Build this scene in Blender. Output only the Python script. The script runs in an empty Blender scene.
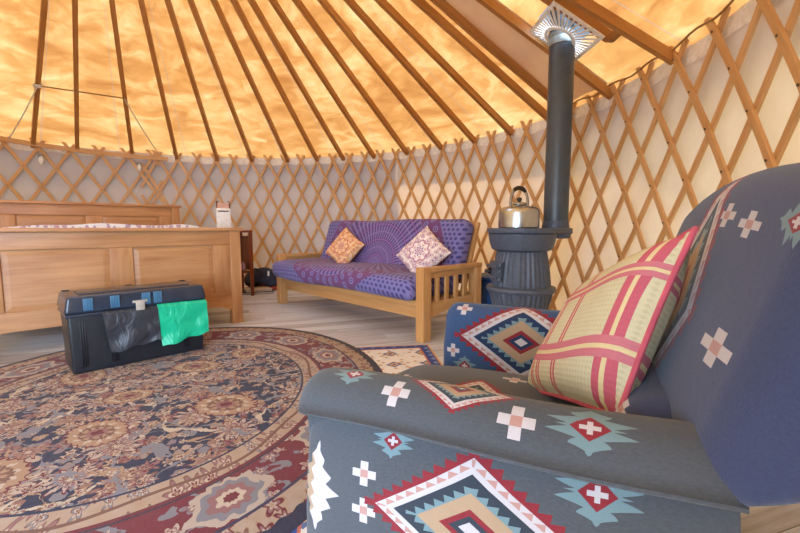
import bpy, bmesh, math, random
from mathutils import Vector, Matrix
random.seed(7)
scene = bpy.context.scene
COL = scene.collection
PI = math.pi
def R(d): return math.radians(d)

# ------------------------------------------------------------------ node helper
class E:
    """a value in a node tree, with operators that add Math nodes"""
    def __init__(s, g, v): s.g = g; s.v = v
    def _m(s, op, *a): return s.g.math(op, s, *a)
    def __add__(s, o): return s._m('ADD', o)
    __radd__ = __add__
    def __sub__(s, o): return s._m('SUBTRACT', o)
    def __rsub__(s, o): return s.g.math('SUBTRACT', o, s)
    def __mul__(s, o): return s._m('MULTIPLY', o)
    __rmul__ = __mul__
    def __truediv__(s, o): return s._m('DIVIDE', o)
    def __neg__(s): return s._m('MULTIPLY', -1.0)
    def abs(s): return s._m('ABSOLUTE')
    def sin(s): return s._m('SINE')
    def cos(s): return s._m('COSINE')
    def floor(s): return s._m('FLOOR')
    def fract(s): return s._m('FRACT')
    def sqrt(s): return s._m('SQRT')
    def lt(s, o): return s._m('LESS_THAN', o)
    def gt(s, o): return s._m('GREATER_THAN', o)
    def min(s, o): return s._m('MINIMUM', o)
    def max(s, o): return s._m('MAXIMUM', o)
    def tri(s): return (s.fract() - 0.5).abs() * 2.0

class G:
    def __init__(s, name):
        s.mat = bpy.data.materials.new(name); s.mat.use_nodes = True
        s.nt = s.mat.node_tree; s.nt.nodes.clear()
        s.out = s.nt.nodes.new('ShaderNodeOutputMaterial')
    def n(s, t, **k):
        nd = s.nt.nodes.new(t)
        for a, b in k.items(): setattr(nd, a, b)
        return nd
    def put(s, sock, v):
        if isinstance(v, E): v = v.v
        if isinstance(v, bpy.types.NodeSocket): s.nt.links.new(v, sock)
        elif isinstance(v, (tuple, list)) and len(v) == 3 and sock.type == 'RGBA': sock.default_value = (*v, 1)
        else: sock.default_value = v
    def math(s, op, a, b=None, c=None):
        nd = s.n('ShaderNodeMath', operation=op)
        for i, x in enumerate((a, b, c)):
            if x is not None: s.put(nd.inputs[i], x)
        return E(s, nd.outputs[0])
    def mix(s, a, b, f):
        nd = s.n('ShaderNodeMix', data_type='RGBA')
        s.put(nd.inputs[0], f); s.put(nd.inputs[6], a); s.put(nd.inputs[7], b)
        return nd.outputs[2]
    def xyz(s, sock):
        nd = s.n('ShaderNodeSeparateXYZ'); s.nt.links.new(sock, nd.inputs[0])
        return [E(s, o) for o in nd.outputs]
    def uv(s):
        return s.xyz(s.n('ShaderNodeTexCoord').outputs['UV'])[:2]
    def obj(s): return s.xyz(s.n('ShaderNodeTexCoord').outputs['Object'])
    def vec(s, x, y, z=0.0):
        nd = s.n('ShaderNodeCombineXYZ')
        for i, v in enumerate((x, y, z)): s.put(nd.inputs[i], v)
        return nd.outputs[0]
    def noise(s, v, scale=5., detail=3., rough=.5, dist=0.):
        nd = s.n('ShaderNodeTexNoise'); s.put(nd.inputs['Vector'], v)
        nd.inputs['Scale'].default_value = scale; nd.inputs['Detail'].default_value = detail
        nd.inputs['Roughness'].default_value = rough; nd.inputs['Distortion'].default_value = dist
        return E(s, nd.outputs['Fac'])
    def voro(s, v, scale=5., rnd=1.):
        """2D cells: offset of the point from its cell's centre, and two random values of the cell"""
        nd = s.n('ShaderNodeTexVoronoi', voronoi_dimensions='2D'); s.put(nd.inputs['Vector'], v)
        nd.inputs['Scale'].default_value = scale; nd.inputs['Randomness'].default_value = rnd
        px, py, _ = s.xyz(nd.outputs['Position']); vx, vy, _ = s.xyz(v)
        c = s.xyz(nd.outputs['Color'])
        return vx - px, vy - py, c
    def white(s, v):
        nd = s.n('ShaderNodeTexWhiteNoise', noise_dimensions='2D'); s.put(nd.inputs['Vector'], v)
        return E(s, nd.outputs['Value'])
    def ramp(s, f, stops):
        nd = s.n('ShaderNodeValToRGB'); s.put(nd.inputs[0], f)
        el = nd.color_ramp.elements
        while len(el) < len(stops): el.new(.5)
        for e, (p, c) in zip(el, stops): e.position = p; e.color = (*c, 1)
        return nd.outputs[0]
    def bsdf(s, color, rough=.6, metal=0., bump=None, bstr=.3, bdist=.005, sheen=0., spec=.5, coat=0.):
        b = s.n('ShaderNodeBsdfPrincipled')
        s.put(b.inputs['Base Color'], color); s.put(b.inputs['Roughness'], rough); s.put(b.inputs['Metallic'], metal)
        b.inputs['Specular IOR Level'].default_value = spec
        if sheen: b.inputs['Sheen Weight'].default_value = sheen
        if coat: b.inputs['Coat Weight'].default_value = coat
        if bump is not None:
            bp = s.n('ShaderNodeBump'); bp.inputs['Strength'].default_value = bstr; bp.inputs['Distance'].default_value = bdist
            s.put(bp.inputs['Height'], bump); s.nt.links.new(bp.outputs[0], b.inputs['Normal'])
        s.nt.links.new(b.outputs[0], s.out.inputs[0])
        return s.mat
    def cloth(s, diff, trans, f):
        """canvas: a diffuse face and light let through"""
        a = s.n('ShaderNodeBsdfDiffuse'); b = s.n('ShaderNodeBsdfTranslucent'); m = s.n('ShaderNodeMixShader')
        s.put(a.inputs[0], diff); s.put(b.inputs[0], trans); s.put(m.inputs[0], f)
        s.nt.links.new(a.outputs[0], m.inputs[1]); s.nt.links.new(b.outputs[0], m.inputs[2])
        s.nt.links.new(m.outputs[0], s.out.inputs[0])
        return s.mat
def hx(h):
    h = h.lstrip('#'); o = []
    for i in (0, 2, 4):
        c = int(h[i:i+2], 16) / 255
        o.append(c / 12.92 if c <= .04045 else ((c + .055) / 1.055) ** 2.4)
    return tuple(o)

# ------------------------------------------------------------------ mesh helper
class MB:
    def __init__(s): s.v = []; s.f = []; s.uv = []; s.sm = []
    def add(s, vs, fs, uvs, smooth=True, M=None):
        o = len(s.v)
        s.v += [tuple(M @ Vector(p)) if M else tuple(p) for p in vs]
        for f, u in zip(fs, uvs):
            s.f.append([i + o for i in f]); s.uv.append(u); s.sm.append(smooth)
        return s
    def grid(s, fn, nu, nv, uvfn=None, close_u=False, smooth=True, M=None):
        vs = []; fs = []; uvs = []
        for i in range(nu + 1):
            for j in range(nv + 1): vs.append(fn(i / nu, j / nv))
        uvfn = uvfn or (lambda a, b: (a, b))
        for i in range(nu):
            for j in range(nv):
                a, b, c, d = i*(nv+1)+j, (i+1)*(nv+1)+j, (i+1)*(nv+1)+j+1, i*(nv+1)+j+1
                fs.append([a, b, c, d])
                uvs.append([uvfn(i/nu, j/nv), uvfn((i+1)/nu, j/nv), uvfn((i+1)/nu, (j+1)/nv), uvfn(i/nu, (j+1)/nv)])
        return s.add(vs, fs, uvs, smooth, M)
    def rbox(s, c, size, r=.004, m=2, n=(1, 1, 1), M=None, warp=None, grain=None, faceuv=False):
        """box with rounded edges; UV in metres, u along the grain (longest side)"""
        h = [x / 2 for x in size]; r = min(r, min(h) * .999)
        def ticks(hh, nn):
            t = []
            for k in range(m + 1): t.append(hh - r + r * math.tan(PI/4 * k / m) if m else hh)
            inner = hh - r
            mid = [-inner + 2*inner*k/nn for k in range(1, nn)]
            return [-x for x in reversed(t)] + mid + t
        T = [ticks(h[i], n[i]) for i in range(3)]
        g = grain if grain is not None else max(range(3), key=lambda i: size[i])
        off = (random.random() * 9, random.random() * 9)
        for ax in range(3):
            a, b = (ax + 1) % 3, (ax + 2) % 3
            for sg in (-1, 1):
                vs = []; us = []
                for x in T[a]:
                    for y in T[b]:
                        p = [0, 0, 0]; p[ax] = sg * h[ax]; p[a] = x; p[b] = y
                        q = [max(-(h[i]-r), min(h[i]-r, p[i])) for i in range(3)]
                        d = Vector([p[i]-q[i] for i in range(3)])
                        if d.length > 1e-9: d = d.normalized() * r
                        w = Vector(q) + d
                        if faceuv: us.append((p[a] + 10*ax + 5*(sg > 0), p[b]))
                        else:
                            o = [i for i in range(3) if i != g]
                            us.append((p[g] + off[0], p[o[0]] + 1.3*p[o[1]] + off[1]))
                        if warp: w = Vector(warp(w))
                        vs.append(w + Vector(c))
                na, nb = len(T[a]), len(T[b]); fs = []; uvs = []
                for i in range(na - 1):
                    for j in range(nb - 1):
                        f = [i*nb+j, (i+1)*nb+j, (i+1)*nb+j+1, i*nb+j+1]
                        if sg < 0: f.reverse()
                        fs.append(f); uvs.append([us[k] for k in f])
                s.add(vs, fs, uvs, True, M)
        return s
    def lathe(s, prof, n=32, M=None, caps=True, rad=None, arc=2*PI):
        L = [0]
        for k in range(1, len(prof)): L.append(L[-1] + math.dist(prof[k], prof[k-1]))
        def fn(a, b):
            k = round(b * (len(prof)-1)); r, z = prof[k]; t = a * arc
            if rad: r *= rad(t, z)
            return (r*math.cos(t), r*math.sin(t), z)
        s.grid(fn, n, len(prof)-1, lambda a, b: (a*arc*max(p[0] for p in prof), L[round(b*(len(prof)-1))]), M=M)
        return s
    def tube(s, pts, r, n=8, rz=None, up=(0, 0, 1), taper=None, M=None, square=False):
        """tube along points; rz gives a second half-width for flat laths; square for rectangular"""
        P = [Vector(p) for p in pts]; N = len(P); vs = []; L = 0; ls = []
        off = random.random() * 9
        for i in range(N):
            t = (P[min(i+1, N-1)] - P[max(i-1, 0)]).normalized()
            u = up[i] if isinstance(up, list) else Vector(up)
            u = Vector(u)
            side = t.cross(u)
            if side.length < 1e-4: side = t.cross(Vector((1, 0, 0)))
            side.normalize(); nn = side.cross(t).normalized()
            k = taper[i] if taper else 1
            if i: L += (P[i] - P[i-1]).length
            ls.append(L)
            if square:
                for a, b in ((1, 1), (-1, 1), (-1, -1), (1, -1)):
                    vs.append(P[i] + side*a*r*k + nn*b*(rz or r)*k)
            else:
                for j in range(n):
                    a = 2*PI*j/n
                    vs.append(P[i] + side*math.cos(a)*r*k + nn*math.sin(a)*(rz or r)*k)
        if square: n = 4
        fs = []; uvs = []; w = 2*PI*r/n
        for i in range(N-1):
            for j in range(n):
                j2 = (j+1) % n
                fs.append([i*n+j, i*n+j2, (i+1)*n+j2, (i+1)*n+j])
                uvs.append([(ls[i]+off, j*w+off), (ls[i]+off, (j+1)*w+off), (ls[i+1]+off, (j+1)*w+off), (ls[i+1]+off, j*w+off)])
        fs.append(list(range(n))[::-1]); uvs.append([(0, 0)]*n)
        fs.append([(N-1)*n+j for j in range(n)]); uvs.append([(0, 0)]*n)
        return s.add(vs, fs, uvs, not square, M)
    def build(s, name, mat, parent=None, weld=True, sharp=40):
        me = bpy.data.meshes.new(name)
        me.from_pydata([tuple(p) for p in s.v], [], s.f)
        ul = me.uv_layers.new(name='UVMap')
        flat = [c for f in s.uv for p in f for c in p]
        ul.data.foreach_set('uv', flat)
        me.polygons.foreach_set('use_smooth', s.sm)
        me.materials.append(mat)
        if weld:
            bm = bmesh.new(); bm.from_mesh(me)
            bmesh.ops.remove_doubles(bm, verts=bm.verts, dist=1e-5)
            bm.to_mesh(me); bm.free()
        me.update()
        if sharp and any(s.sm): me.set_sharp_from_angle(angle=R(sharp))
        o = bpy.data.objects.new(name, me); COL.objects.link(o)
        if parent: o.parent = parent
        return o
def tag(o, label=None, cat=None, group=None, kind=None):
    if label: o['label'] = label
    if cat: o['category'] = cat
    if group: o['group'] = group
    if kind: o['kind'] = kind
    return o
def thing(name, label, cat, loc=(0, 0, 0), rz=0., group=None):
    o = bpy.data.objects.new(name, None); COL.objects.link(o)
    o.empty_display_size = .1
    o.location = loc; o.rotation_euler = (0, 0, rz)
    return tag(o, label, cat, group)
def T(x, y, z): return Matrix.Translation((x, y, z))
def RX(a): return Matrix.Rotation(a, 4, 'X')
def RY(a): return Matrix.Rotation(a, 4, 'Y')
def RZ(a): return Matrix.Rotation(a, 4, 'Z')

# ------------------------------------------------------------------ camera
CAMH = .8; PITCH = .0965
cam = bpy.data.cameras.new('camera'); cam.sensor_width = 36; cam.lens = 403/800*36; cam.clip_start = .02
co = bpy.data.objects.new('camera', cam); COL.objects.link(co)
co.location = (0, 0, CAMH); co.rotation_euler = (PI/2 - PITCH, 0, 0)
scene.camera = co

# ------------------------------------------------------------------ materials
def wood(name, light, dark, rough=.45, sx=2.2, sy=26., contrast=1.):
    g = G(name); u, v = g.uv()
    n1 = g.noise(g.vec(u*sx, v*sy), 1., 4., .6, .6)
    n2 = g.noise(g.vec(u*1.1, v*5.), 1., 2., .5, 1.5)
    f = (n1*.65 + n2*.5 - .08)
    c = g.ramp(f, [(.25, dark), (.72, light)])
    return g.bsdf(c, rough, bump=n1, bstr=.12, bdist=.002)
M_oak = wood('oak', hx('c89a6a'), hx('a2703f'))
M_bed = wood('bed_oak', hx('c9996b'), hx('a06c42'), .4)
M_sofawood = wood('pine', hx('d0a068'), hx('b47e48'), .4)
M_lath = wood('ash_lath', hx('d8ac7a'), hx('bb8c58'), .5, 3., 40.)
M_pole = wood('roof_pole_wood', hx('bd8548'), hx('98622c'), .5, 1.5, 30.)
M_mahog = wood('mahogany', hx('8c4426'), hx('5c2614'), .35)

def m_floor():
    g = G('floor_planks'); x, y, z = g.obj()
    a = .32
    u = x*math.cos(a) + y*math.sin(a); v = y*math.cos(a) - x*math.sin(a)
    row = (v / .125).floor(); sh = g.white(g.vec(row, 3.7)) * 1.7
    col = ((u + sh) / 1.7).floor(); rnd = g.white(g.vec(row, col))
    n1 = g.noise(g.vec(u*1.3, v*22., rnd*9.), 1., 5., .65, .4)
    n2 = g.noise(g.vec(u*.8, v*2.), 1.2, 3.)
    f = n1*.75 + rnd*.28 + n2*.35 - .25
    c = g.ramp(f, [(.15, hx('857f82')), (.32, hx('b0b0b8')), (.5, hx('d0d5e0')), (.8, hx('e6ebf4'))])
    gap = ((v/.125).fract() - .5).abs().gt(.485)
    c = g.mix(c, hx('4a4039'), gap*.8)
    return g.bsdf(c, .42, bump=n1, bstr=.1, bdist=.002)
M_floor = m_floor()

def m_roof():
    g = G('roof_canvas'); u, v = g.uv()   # u around, v up the slope (m)
    n1 = g.noise(g.vec(u*2.2, v*6.5), 1., 5., .62, .8)
    n2 = g.noise(g.vec(u*.9, v*1.2), 1.1, 3., .5, .4)
    f = n1*.7 + n2*.45 - .1
    t = g.ramp(f, [(.30, hx('b97438')), (.45, hx('dc9850')), (.58, hx('f6c078')), (.70, hx('ffe2a4'))])
    d = g.ramp(f, [(.25, hx('c4935f')), (.75, hx('d9b184'))])
    s_ = ((u/(3.4*PI/180)/13. + .33).fract() - .5).abs().lt(.008)
    t = g.mix(t, hx('a8927e'), s_*.55); d = g.mix(d, hx('b0a090'), s_*.5)
    return g.cloth(d, t, .32)
M_roof = m_roof()
def m_wall():
    g = G('wall_canvas'); u, v = g.uv()
    n = g.noise(g.vec(u*3., v*3.), 1., 4., .6)
    c = g.ramp(n, [(.3, hx('ccd4e8')), (.7, hx('d8dff0'))])
    return g.cloth(c, g.ramp(n, [(.3, hx('e2a564')), (.7, hx('f4bc7c'))]), .28)
M_wall = m_wall()
def plain(name, c, rough=.6, metal=0., nscale=30., amt=.12, bstr=.1, spec=.5, coat=0., bdist=.003):
    g = G(name); x, y, z = g.obj()
    n = g.noise(g.vec(x, y, z), nscale, 3.)
    lo = tuple(k*(1-amt) for k in c); hi = tuple(min(1, k*(1+amt)) for k in c)
    return g.bsdf(g.ramp(n, [(.3, lo), (.7, hi)]), rough, metal, n, bstr, bdist, spec=spec, coat=coat)
M_liner = plain('white_liner', hx('eceaea'), .8)
g = G('outer_canvas'); u, v = g.uv(); M_outer = g.cloth(hx('d8d4d0'), hx('d4d8e0'), .3)
g = G('beige_canvas'); u, v = g.uv(); n = g.noise(g.vec(u*2, v*3), 1.5, 4.)
M_beige = g.cloth(g.ramp(n, [(.3, hx('dfd3c6')), (.7, hx('eae2d8'))]), hx('d8b890'), .3)
M_iron = plain('cast_iron', hx('4c5668'), .42, .0, 60., .15, .25, .4)
M_ironblack = plain('black_iron', hx('17181b'), .5)
M_flue = plain('flue_enamel', hx('3f4a56'), .38, .0, 14., .12, .03)
M_steel = plain('brushed_steel', hx('b6bac2'), .26, 1., 40., .06, .03)
M_black = plain('black_plastic', hx('1d2027'), .38, 0, 25, .2, .1)
M_lid = plain('lid_plastic', hx('2a3444'), .22, 0, 8, .25, .05)
M_bakelite = plain('dark_handle', hx('2a2320'), .4)
M_white = plain('white_plastic', hx('e9eaec'), .4)
M_whitemetal = plain('white_vent_metal', hx('f0efec'), .5)
M_bolt = plain('bolt_metal', hx('7a7672'), .35, 1.)
M_rope = plain('jute_rope', hx('9a7448'), .9)
M_whiterope = plain('white_cord', hx('cfc8bd'), .9)
M_navy = plain('navy_fabric', hx('2d3550'), .9, 0, 12, .25, .4)
M_bluebox = plain('blue_plastic', hx('1f4f8c'), .4)
M_red = plain('red_cloth', hx('a5453f'), .9)
M_paper = plain('grey_paper', hx('b9b2ac'), .8)
M_dark = plain('dark_cover', hx('3c3436'), .6)
M_striped = None

def plastic_bag(name, c, rough):
    g = G(name); u, v = g.uv()
    n = g.noise(g.vec(u*14, v*9), 1., 4., .6, .8)
    return g.bsdf(c, rough, bump=n, bstr=.8, bdist=.02, spec=.5)
M_bagblack = plastic_bag('black_sack', hx('2f333c'), .42)
M_baggreen = plastic_bag('green_sack', hx('10b58a'), .3)

# --- kilim upholstery: motifs placed on the cloth in metres of its own UV
KC = dict(base=hx('474a4f'), red=hx('7a262e'), white=hx('b0a9ab'), pink=hx('a47c74'), dark=hx('333f4e'), lb=hx('677d82'), tan=hx('9c8268'))
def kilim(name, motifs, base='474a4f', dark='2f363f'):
    g = G(name); u, v = g.uv()
    bcol = hx(base); dk = hx(dark)
    n = g.noise(g.vec(u*130, v*330), 1., 3., .7); n2 = g.noise(g.vec(u*7, v*9), 1., 3.)
    wv = g.noise(g.vec(u*500, v*60), 1., 1.)
    c = g.mix(tuple(k*.55 for k in bcol), tuple(k*1.45 for k in bcol), n*.8 + n2*.2)
    for mo in motifs:
        kind, cx, cy, a, sx, sy = mo[:6]
        ca, sa = math.cos(a), math.sin(a)
        x0 = u - cx; y0 = v - cy
        x = (x0*ca + y0*sa) if a else x0
        y = (y0*ca - x0*sa) if a else y0
        if kind == 'D':          # big diamond: toothed nested bands
            nx = x.abs()/sx; ny = y.abs()/sy
            d = nx + ny; s = nx - ny
            t = (s*5.).tri(); tt = (s*5.5 + .3).tri()
            st = ((s*8.).fract() - .5).lt(0.)
            c = g.mix(c, KC['red'], d.lt(1.0 + .13*t))
            c = g.mix(c, KC['white'], d.lt(.94))
            c = g.mix(c, KC['pink'], d.lt(.94 - .12*t))
            c = g.mix(c, KC['white'], d.lt(.83))
            c = g.mix(c, dk, d.lt(.74))
            c = g.mix(c, KC['lb'], d.lt(.64 - .12*tt))
            c = g.mix(c, KC['tan'], d.lt(.5 + 0*.04))
            c = g.mix(c, KC['red'], d.lt(.28))
            c = g.mix(c, dk, d.lt(.19))
            c = g.mix(c, KC['white'], d.lt(.1))
        elif kind == 'X':        # white cross with a pink middle
            ax = x.abs(); ay = y.abs()
            p = (ax.lt(sx*.33)*ay.lt(sy)).max(ax.lt(sx)*ay.lt(sy*.33))
            c = g.mix(c, KC['white'], p)
            c = g.mix(c, KC['pink'], ax.lt(sx*.32)*ay.lt(sy*.32))
        elif kind == 'S':        # pale blue star, red diamond, white cross
            nx = x.abs()/sx; ny = y.abs()/sy
            p = (nx).lt((1. - ny)*(.5 + .75*(ny*2.5 + .35).tri()))*ny.lt(1.)
            c = g.mix(c, KC['lb'], p)
            d = nx*1.0 + ny*.8
            c = g.mix(c, KC['red'], d.lt(.42))
            q = (nx.lt(.06)*ny.lt(.26)).max(nx.lt(.22)*ny.lt(.085))
            c = g.mix(c, KC['white'], q)
        elif kind == 'Z':        # big white and tan flame
            nx = x.abs()/sx; ny = y.abs()/sy
            p = nx.lt((1. - ny)*(.7 + .6*(ny*3.).tri()))*ny.lt(1.)
            c = g.mix(c, KC['white'], p)
            c = g.mix(c, KC['tan'], p*(x/sx).gt(.1 + .3*(ny*3.).tri()))
    return g.bsdf(c, .92, bump=wv*.5 + n*.5, bstr=.35, bdist=.003, sheen=.15, spec=.2)
exec_motifs = dict(
 pad=[('S', .080, .385, 0, .045, .028), ('X', .172, .412, 0, .023, .024), ('D', .268, .374, 0, .082, .050), ('X', .358, .418, 0, .025, .025),
      ('S', .448, .408, 0, .058, .036), ('X', .10, .25, 0, .022, .022), ('D', .36, .18, 0, .12, .09), ('X', .20, .13, 0, .022, .022)],
 panel=[('S', 0.433, .447, 0, .040, .024), ('X', 0.478, .393, 0, .022, .019), ('X', 0.477, .334, 0, .022, .020), ('D', 0.300, .352, 0, .165, .098),
        ('S', 0.140, .430, 0, .055, .034), ('X', 0.200, .478, 0, .02, .02), ('Z', 0.577, .345, 0, .040, .080), ('X', 0.125, .30, 0, .022, .022), ('D', 0.305, .06, 0, .15, .10)],
 farpad=[('D', .235, .245, 0, .205, .135), ('X', .045, .338, 0, .026, .024), ('X', .014, .190, 0, .022, .022), ('S', .055, .142, 0, .045, .034), ('X', .125, .092, 0, .026, .02)],
 farpanel=[('D', .28, .25, 0, .16, .11)],
 seat=[('X', 24.93, .02, 0, .025, .03), ('X', 24.965, .24, 0, .022, .022), ('D', 25.1, -.05, 0, .12, .12), ('X', 25.0, -.26, 0, .022, .022), ('S', 25.22, .2, 0, .04, .04)],
 back=[('X', 9.952, .325, 0, .027, .052), ('X', 10.126, .251, 0, .020, .042), ('X', 10.135, .130, 0, .020, .045), ('S', 10.143, .385, 0, .035, .045), ('D', 9.97, .03, 0, .27, .15),
       ('X', 9.97, -.33, 0, .03, .03), ('X', 5.0, .0, 0, .03, .03)])

def m_rug():
    g = G('persian_rug'); p, q = g.uv()          # metres along the long and short axis
    A, B = 1.333, 1.133
    nx = p/A; ny = q/B
    rho = (nx*nx + ny*ny).sqrt()
    th = g.math('ARCTAN2', ny, nx)
    P0_, Q0_ = p, q
    p = p + (g.noise(g.vec(p*1., q*1., 2.2), 26., 3., .6) - .5)*.040
    q = q + (g.noise(g.vec(p*1., q*1., 8.8), 26., 3., .6) - .5)*.040
    def flowers(c, vec, scale, rad, cols, petals=8, prob=1.1, rnd=.85):
        dx, dy, rc = g.voro(vec, scale, rnd)
        r = (dx*dx + dy*dy).sqrt()
        ang = g.math('ARCTAN2', dy, dx) + rc[2]*6.
        R0 = rad*(.72 + .3*(ang*petals).cos())*(.6 + .8*rc[1])
        on = rc[0].lt(prob)
        k = g.mix(cols[0], cols[1], rc[1].gt(.5))
        c = g.mix(c, cols[-1], r.lt(R0*1.18)*on)
        c = g.mix(c, k, r.lt(R0)*on)
        c = g.mix(c, cols[2], r.lt(R0*.66)*on)
        c = g.mix(c, cols[3], r.lt(R0*.4)*on)
        c = g.mix(c, cols[4], r.lt(R0*.2)*on)
        return c
    def vine(c, x, y, sc, w, col, seed):
        n = g.noise(g.vec(x, y, seed), sc, 1., .4, .6)
        return g.mix(c, col, (n - .5).abs().lt(w))
    navy = hx('1a2442'); tan = hx('9c8068'); beige = hx('a89a8e'); rose = hx('845e60'); mar = hx('64212e'); brown = hx('6c4c40'); cream = hx('b4a696'); grey = hx('74747f')
    f = navy
    # small leaves
    dx, dy, rc = g.voro(g.vec(p*1.0, q*1.8), 15., 1.)
    rr = (dx*dx + dy*dy*.5).sqrt()
    f = g.mix(f, g.ramp(rc[0], [(.0, rose), (.3, grey), (.5, tan), (.7, mar), (.95, beige)]), rr.lt(.015 + .012*rc[1])*rc[2].lt(.62))
    f = vine(f, p, q, 3.2, .011, cream, 1.3)
    f = vine(f, p, q, 4.6, .010, tan, 7.7)
    f = flowers(f, g.vec(p+3.3, q+1.7), 10.5, .034, (beige, rose, mar, tan, navy, brown), 6, .7)
    f = flowers(f, g.vec(p+7.1, q+4.2), 4.8, .066, (tan, beige, rose, brown, cream, mar), 12, .75, .6)
    f = flowers(f, g.vec(p+1.9, q+6.6), 19., .019, (beige, tan, cream, mar, rose, brown), 5, .6)
    f = vine(f, p, q, 7.5, .016, grey, 12.7)
    # large serrated palmettes
    for (cx, cy, a, s1, s2) in PALM:
        ca, sa = math.cos(a), math.sin(a)
        x = (p-cx)*ca + (q-cy)*sa; y = (q-cy)*ca - (p-cx)*sa
        r = ((x/s1)*(x/s1) + (y/s2)*(y/s2)).sqrt(); an = g.math('ARCTAN2', y/s2, x/s1)
        e = 1. + .12*(an*3.5 + .2).tri() + .10*(an*22.).sin()
        f = g.mix(f, mar, r.lt(e*1.08)); f = g.mix(f, tan, r.lt(e))
        f = g.mix(f, cream, r.lt(e*.8)*(an*11.).sin().gt(.2)); f = g.mix(f, brown, r.lt(e*.62)); f = g.mix(f, tan, r.lt(e*.52)*(an*9.).sin().gt(-.2))
        f = g.mix(f, rose, r.lt(e*.34)); f = g.mix(f, mar, r.lt(e*.2))
    # cream guard band
    arc = th*1.1
    gd = g.mix(beige, tan, g.noise(g.vec(p*20, q*20), 1., 2.))
    gd = flowers(gd, g.vec(arc*1.0+5., rho*.75), 13., .034, (grey, rose, cream, mar, tan, brown), 5, .9)
    gd = g.mix(gd, brown, ((arc*9.).sin()*.012 + .665 - rho).abs().lt(.006))
    # wine main border
    mb = g.mix(mar, hx('6a2430'), g.noise(g.vec(p*12, q*12), 1., 2.))
    mb = vine(mb, p, q, 4.2, .016, grey, 4.1)
    mb = flowers(mb, g.vec(p*1.+9., q+2.), 12., .030, (beige, grey, rose, cream, mar, mar), 5, .8)
    ph = (th*14./(2*PI)).fract() - .5
    X = ph*.52; Y = (rho - .8)*1.15
    r = (X*X*.6 + Y*Y*1.6).sqrt(); an = g.math('ARCTAN2', Y, X)
    e = .112*(.72 + .10*(an*9.).sin() + .6*g.noise(g.vec(p, q, 3.3), 16., 3., .6))
    mb = g.mix(mb, beige, r.lt(e)); mb = g.mix(mb, grey, r.lt(e*.78)); mb = g.mix(mb, rose, r.lt(e*.56)); mb = g.mix(mb, cream, r.lt(e*.36)); mb = g.mix(mb, mar, r.lt(e*.2))
    # outer tan guard
    og = g.mix(tan, beige, g.noise(g.vec(p*25, q*25), 1., 2.))
    og = flowers(og, g.vec(arc+2., rho*.8), 15., .027, (brown, mar, rose, beige, tan, tan), 5, .95)
    c = f
    c = g.mix(c, navy, rho.gt(.612)); c = g.mix(c, gd, rho.gt(.62)); c = g.mix(c, mar, rho.gt(.70)); c = g.mix(c, hx('3a2a3a'), rho.gt(.712))
    c = g.mix(c, mb, rho.gt(.72)); c = g.mix(c, hx('33304a'), rho.gt(.878)); c = g.mix(c, og, rho.gt(.888)); c = g.mix(c, hx('2a2c42'), rho.gt(.955 + .004*(th*110.).sin()))
    pile = g.noise(g.vec(p*240, q*240), 1., 2., .7)
    soft = g.noise(g.vec(p*30, q*90), 1., 3.)
    c = g.mix(c, hx('857670'), soft*.18)
    return g.bsdf(c, .95, bump=pile, bstr=.5, bdist=.004, sheen=.1, spec=.1)
PALM = [(0.172, 0.379, 1.2, 0.125, 0.095), (-0.305, -0.459, 0.6, 0.13, 0.09), (-0.378, 0.08, 1.3, 0.12, 0.085), (0.361, -0.041, 0.9, 0.11, 0.085), (-0.595, 0.31, 0.2, 0.1, 0.08), (0.01, -0.093, 1.9, 0.09, 0.07), (0.62, -0.22, 0.9, 0.12, 0.09)]
#PALM#
M_rug = m_rug()

def m_smallrug():
    g = G('small_rug'); u, v = g.uv()  # -hx..hx, -hy..hy metres
    hu, hv = .87, .38
    d = (hu - u.abs()).min(hv - v.abs())
    cell = g.vec((u*22.).floor(), (v*22.).floor()); rn = g.white(cell)
    c = g.mix(hx('d0ccc8'), hx('dcd8d4'), rn)
    X = ((u/.2).fract() - .5)*.2; Y = ((v/.2).fract() - .5)*.2
    dd = X.abs() + Y.abs() + .012*(rn - .5)
    c = g.mix(c, hx('5c6c94'), dd.lt(.05)); c = g.mix(c, hx('c9a578'), dd.lt(.03)); c = g.mix(c, hx('384468'), dd.lt(.014))
    dx, dy, rc = g.voro(g.vec(u, v), 22.)
    c = g.mix(c, hx('b58a64'), (dx*dx + dy*dy).sqrt().lt(.010)*rc[0].lt(.6))
    c = g.mix(c, hx('b06a5a'), d.lt(.075)); c = g.mix(c, hx('3f4f86'), d.lt(.065))
    tt = (u*14.).tri() + (v*14.).tri()
    c = g.mix(c, hx('7a88b4'), d.lt(.065)*d.gt(.02)*tt.gt(1.25))
    c = g.mix(c, hx('c99a6a'), d.lt(.012))
    n = g.noise(g.vec(u*200, v*200), 1., 2.)
    return g.bsdf(c, .95, bump=n, bstr=.4, bdist=.003, spec=.1)
M_smallrug = m_smallrug()

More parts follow.
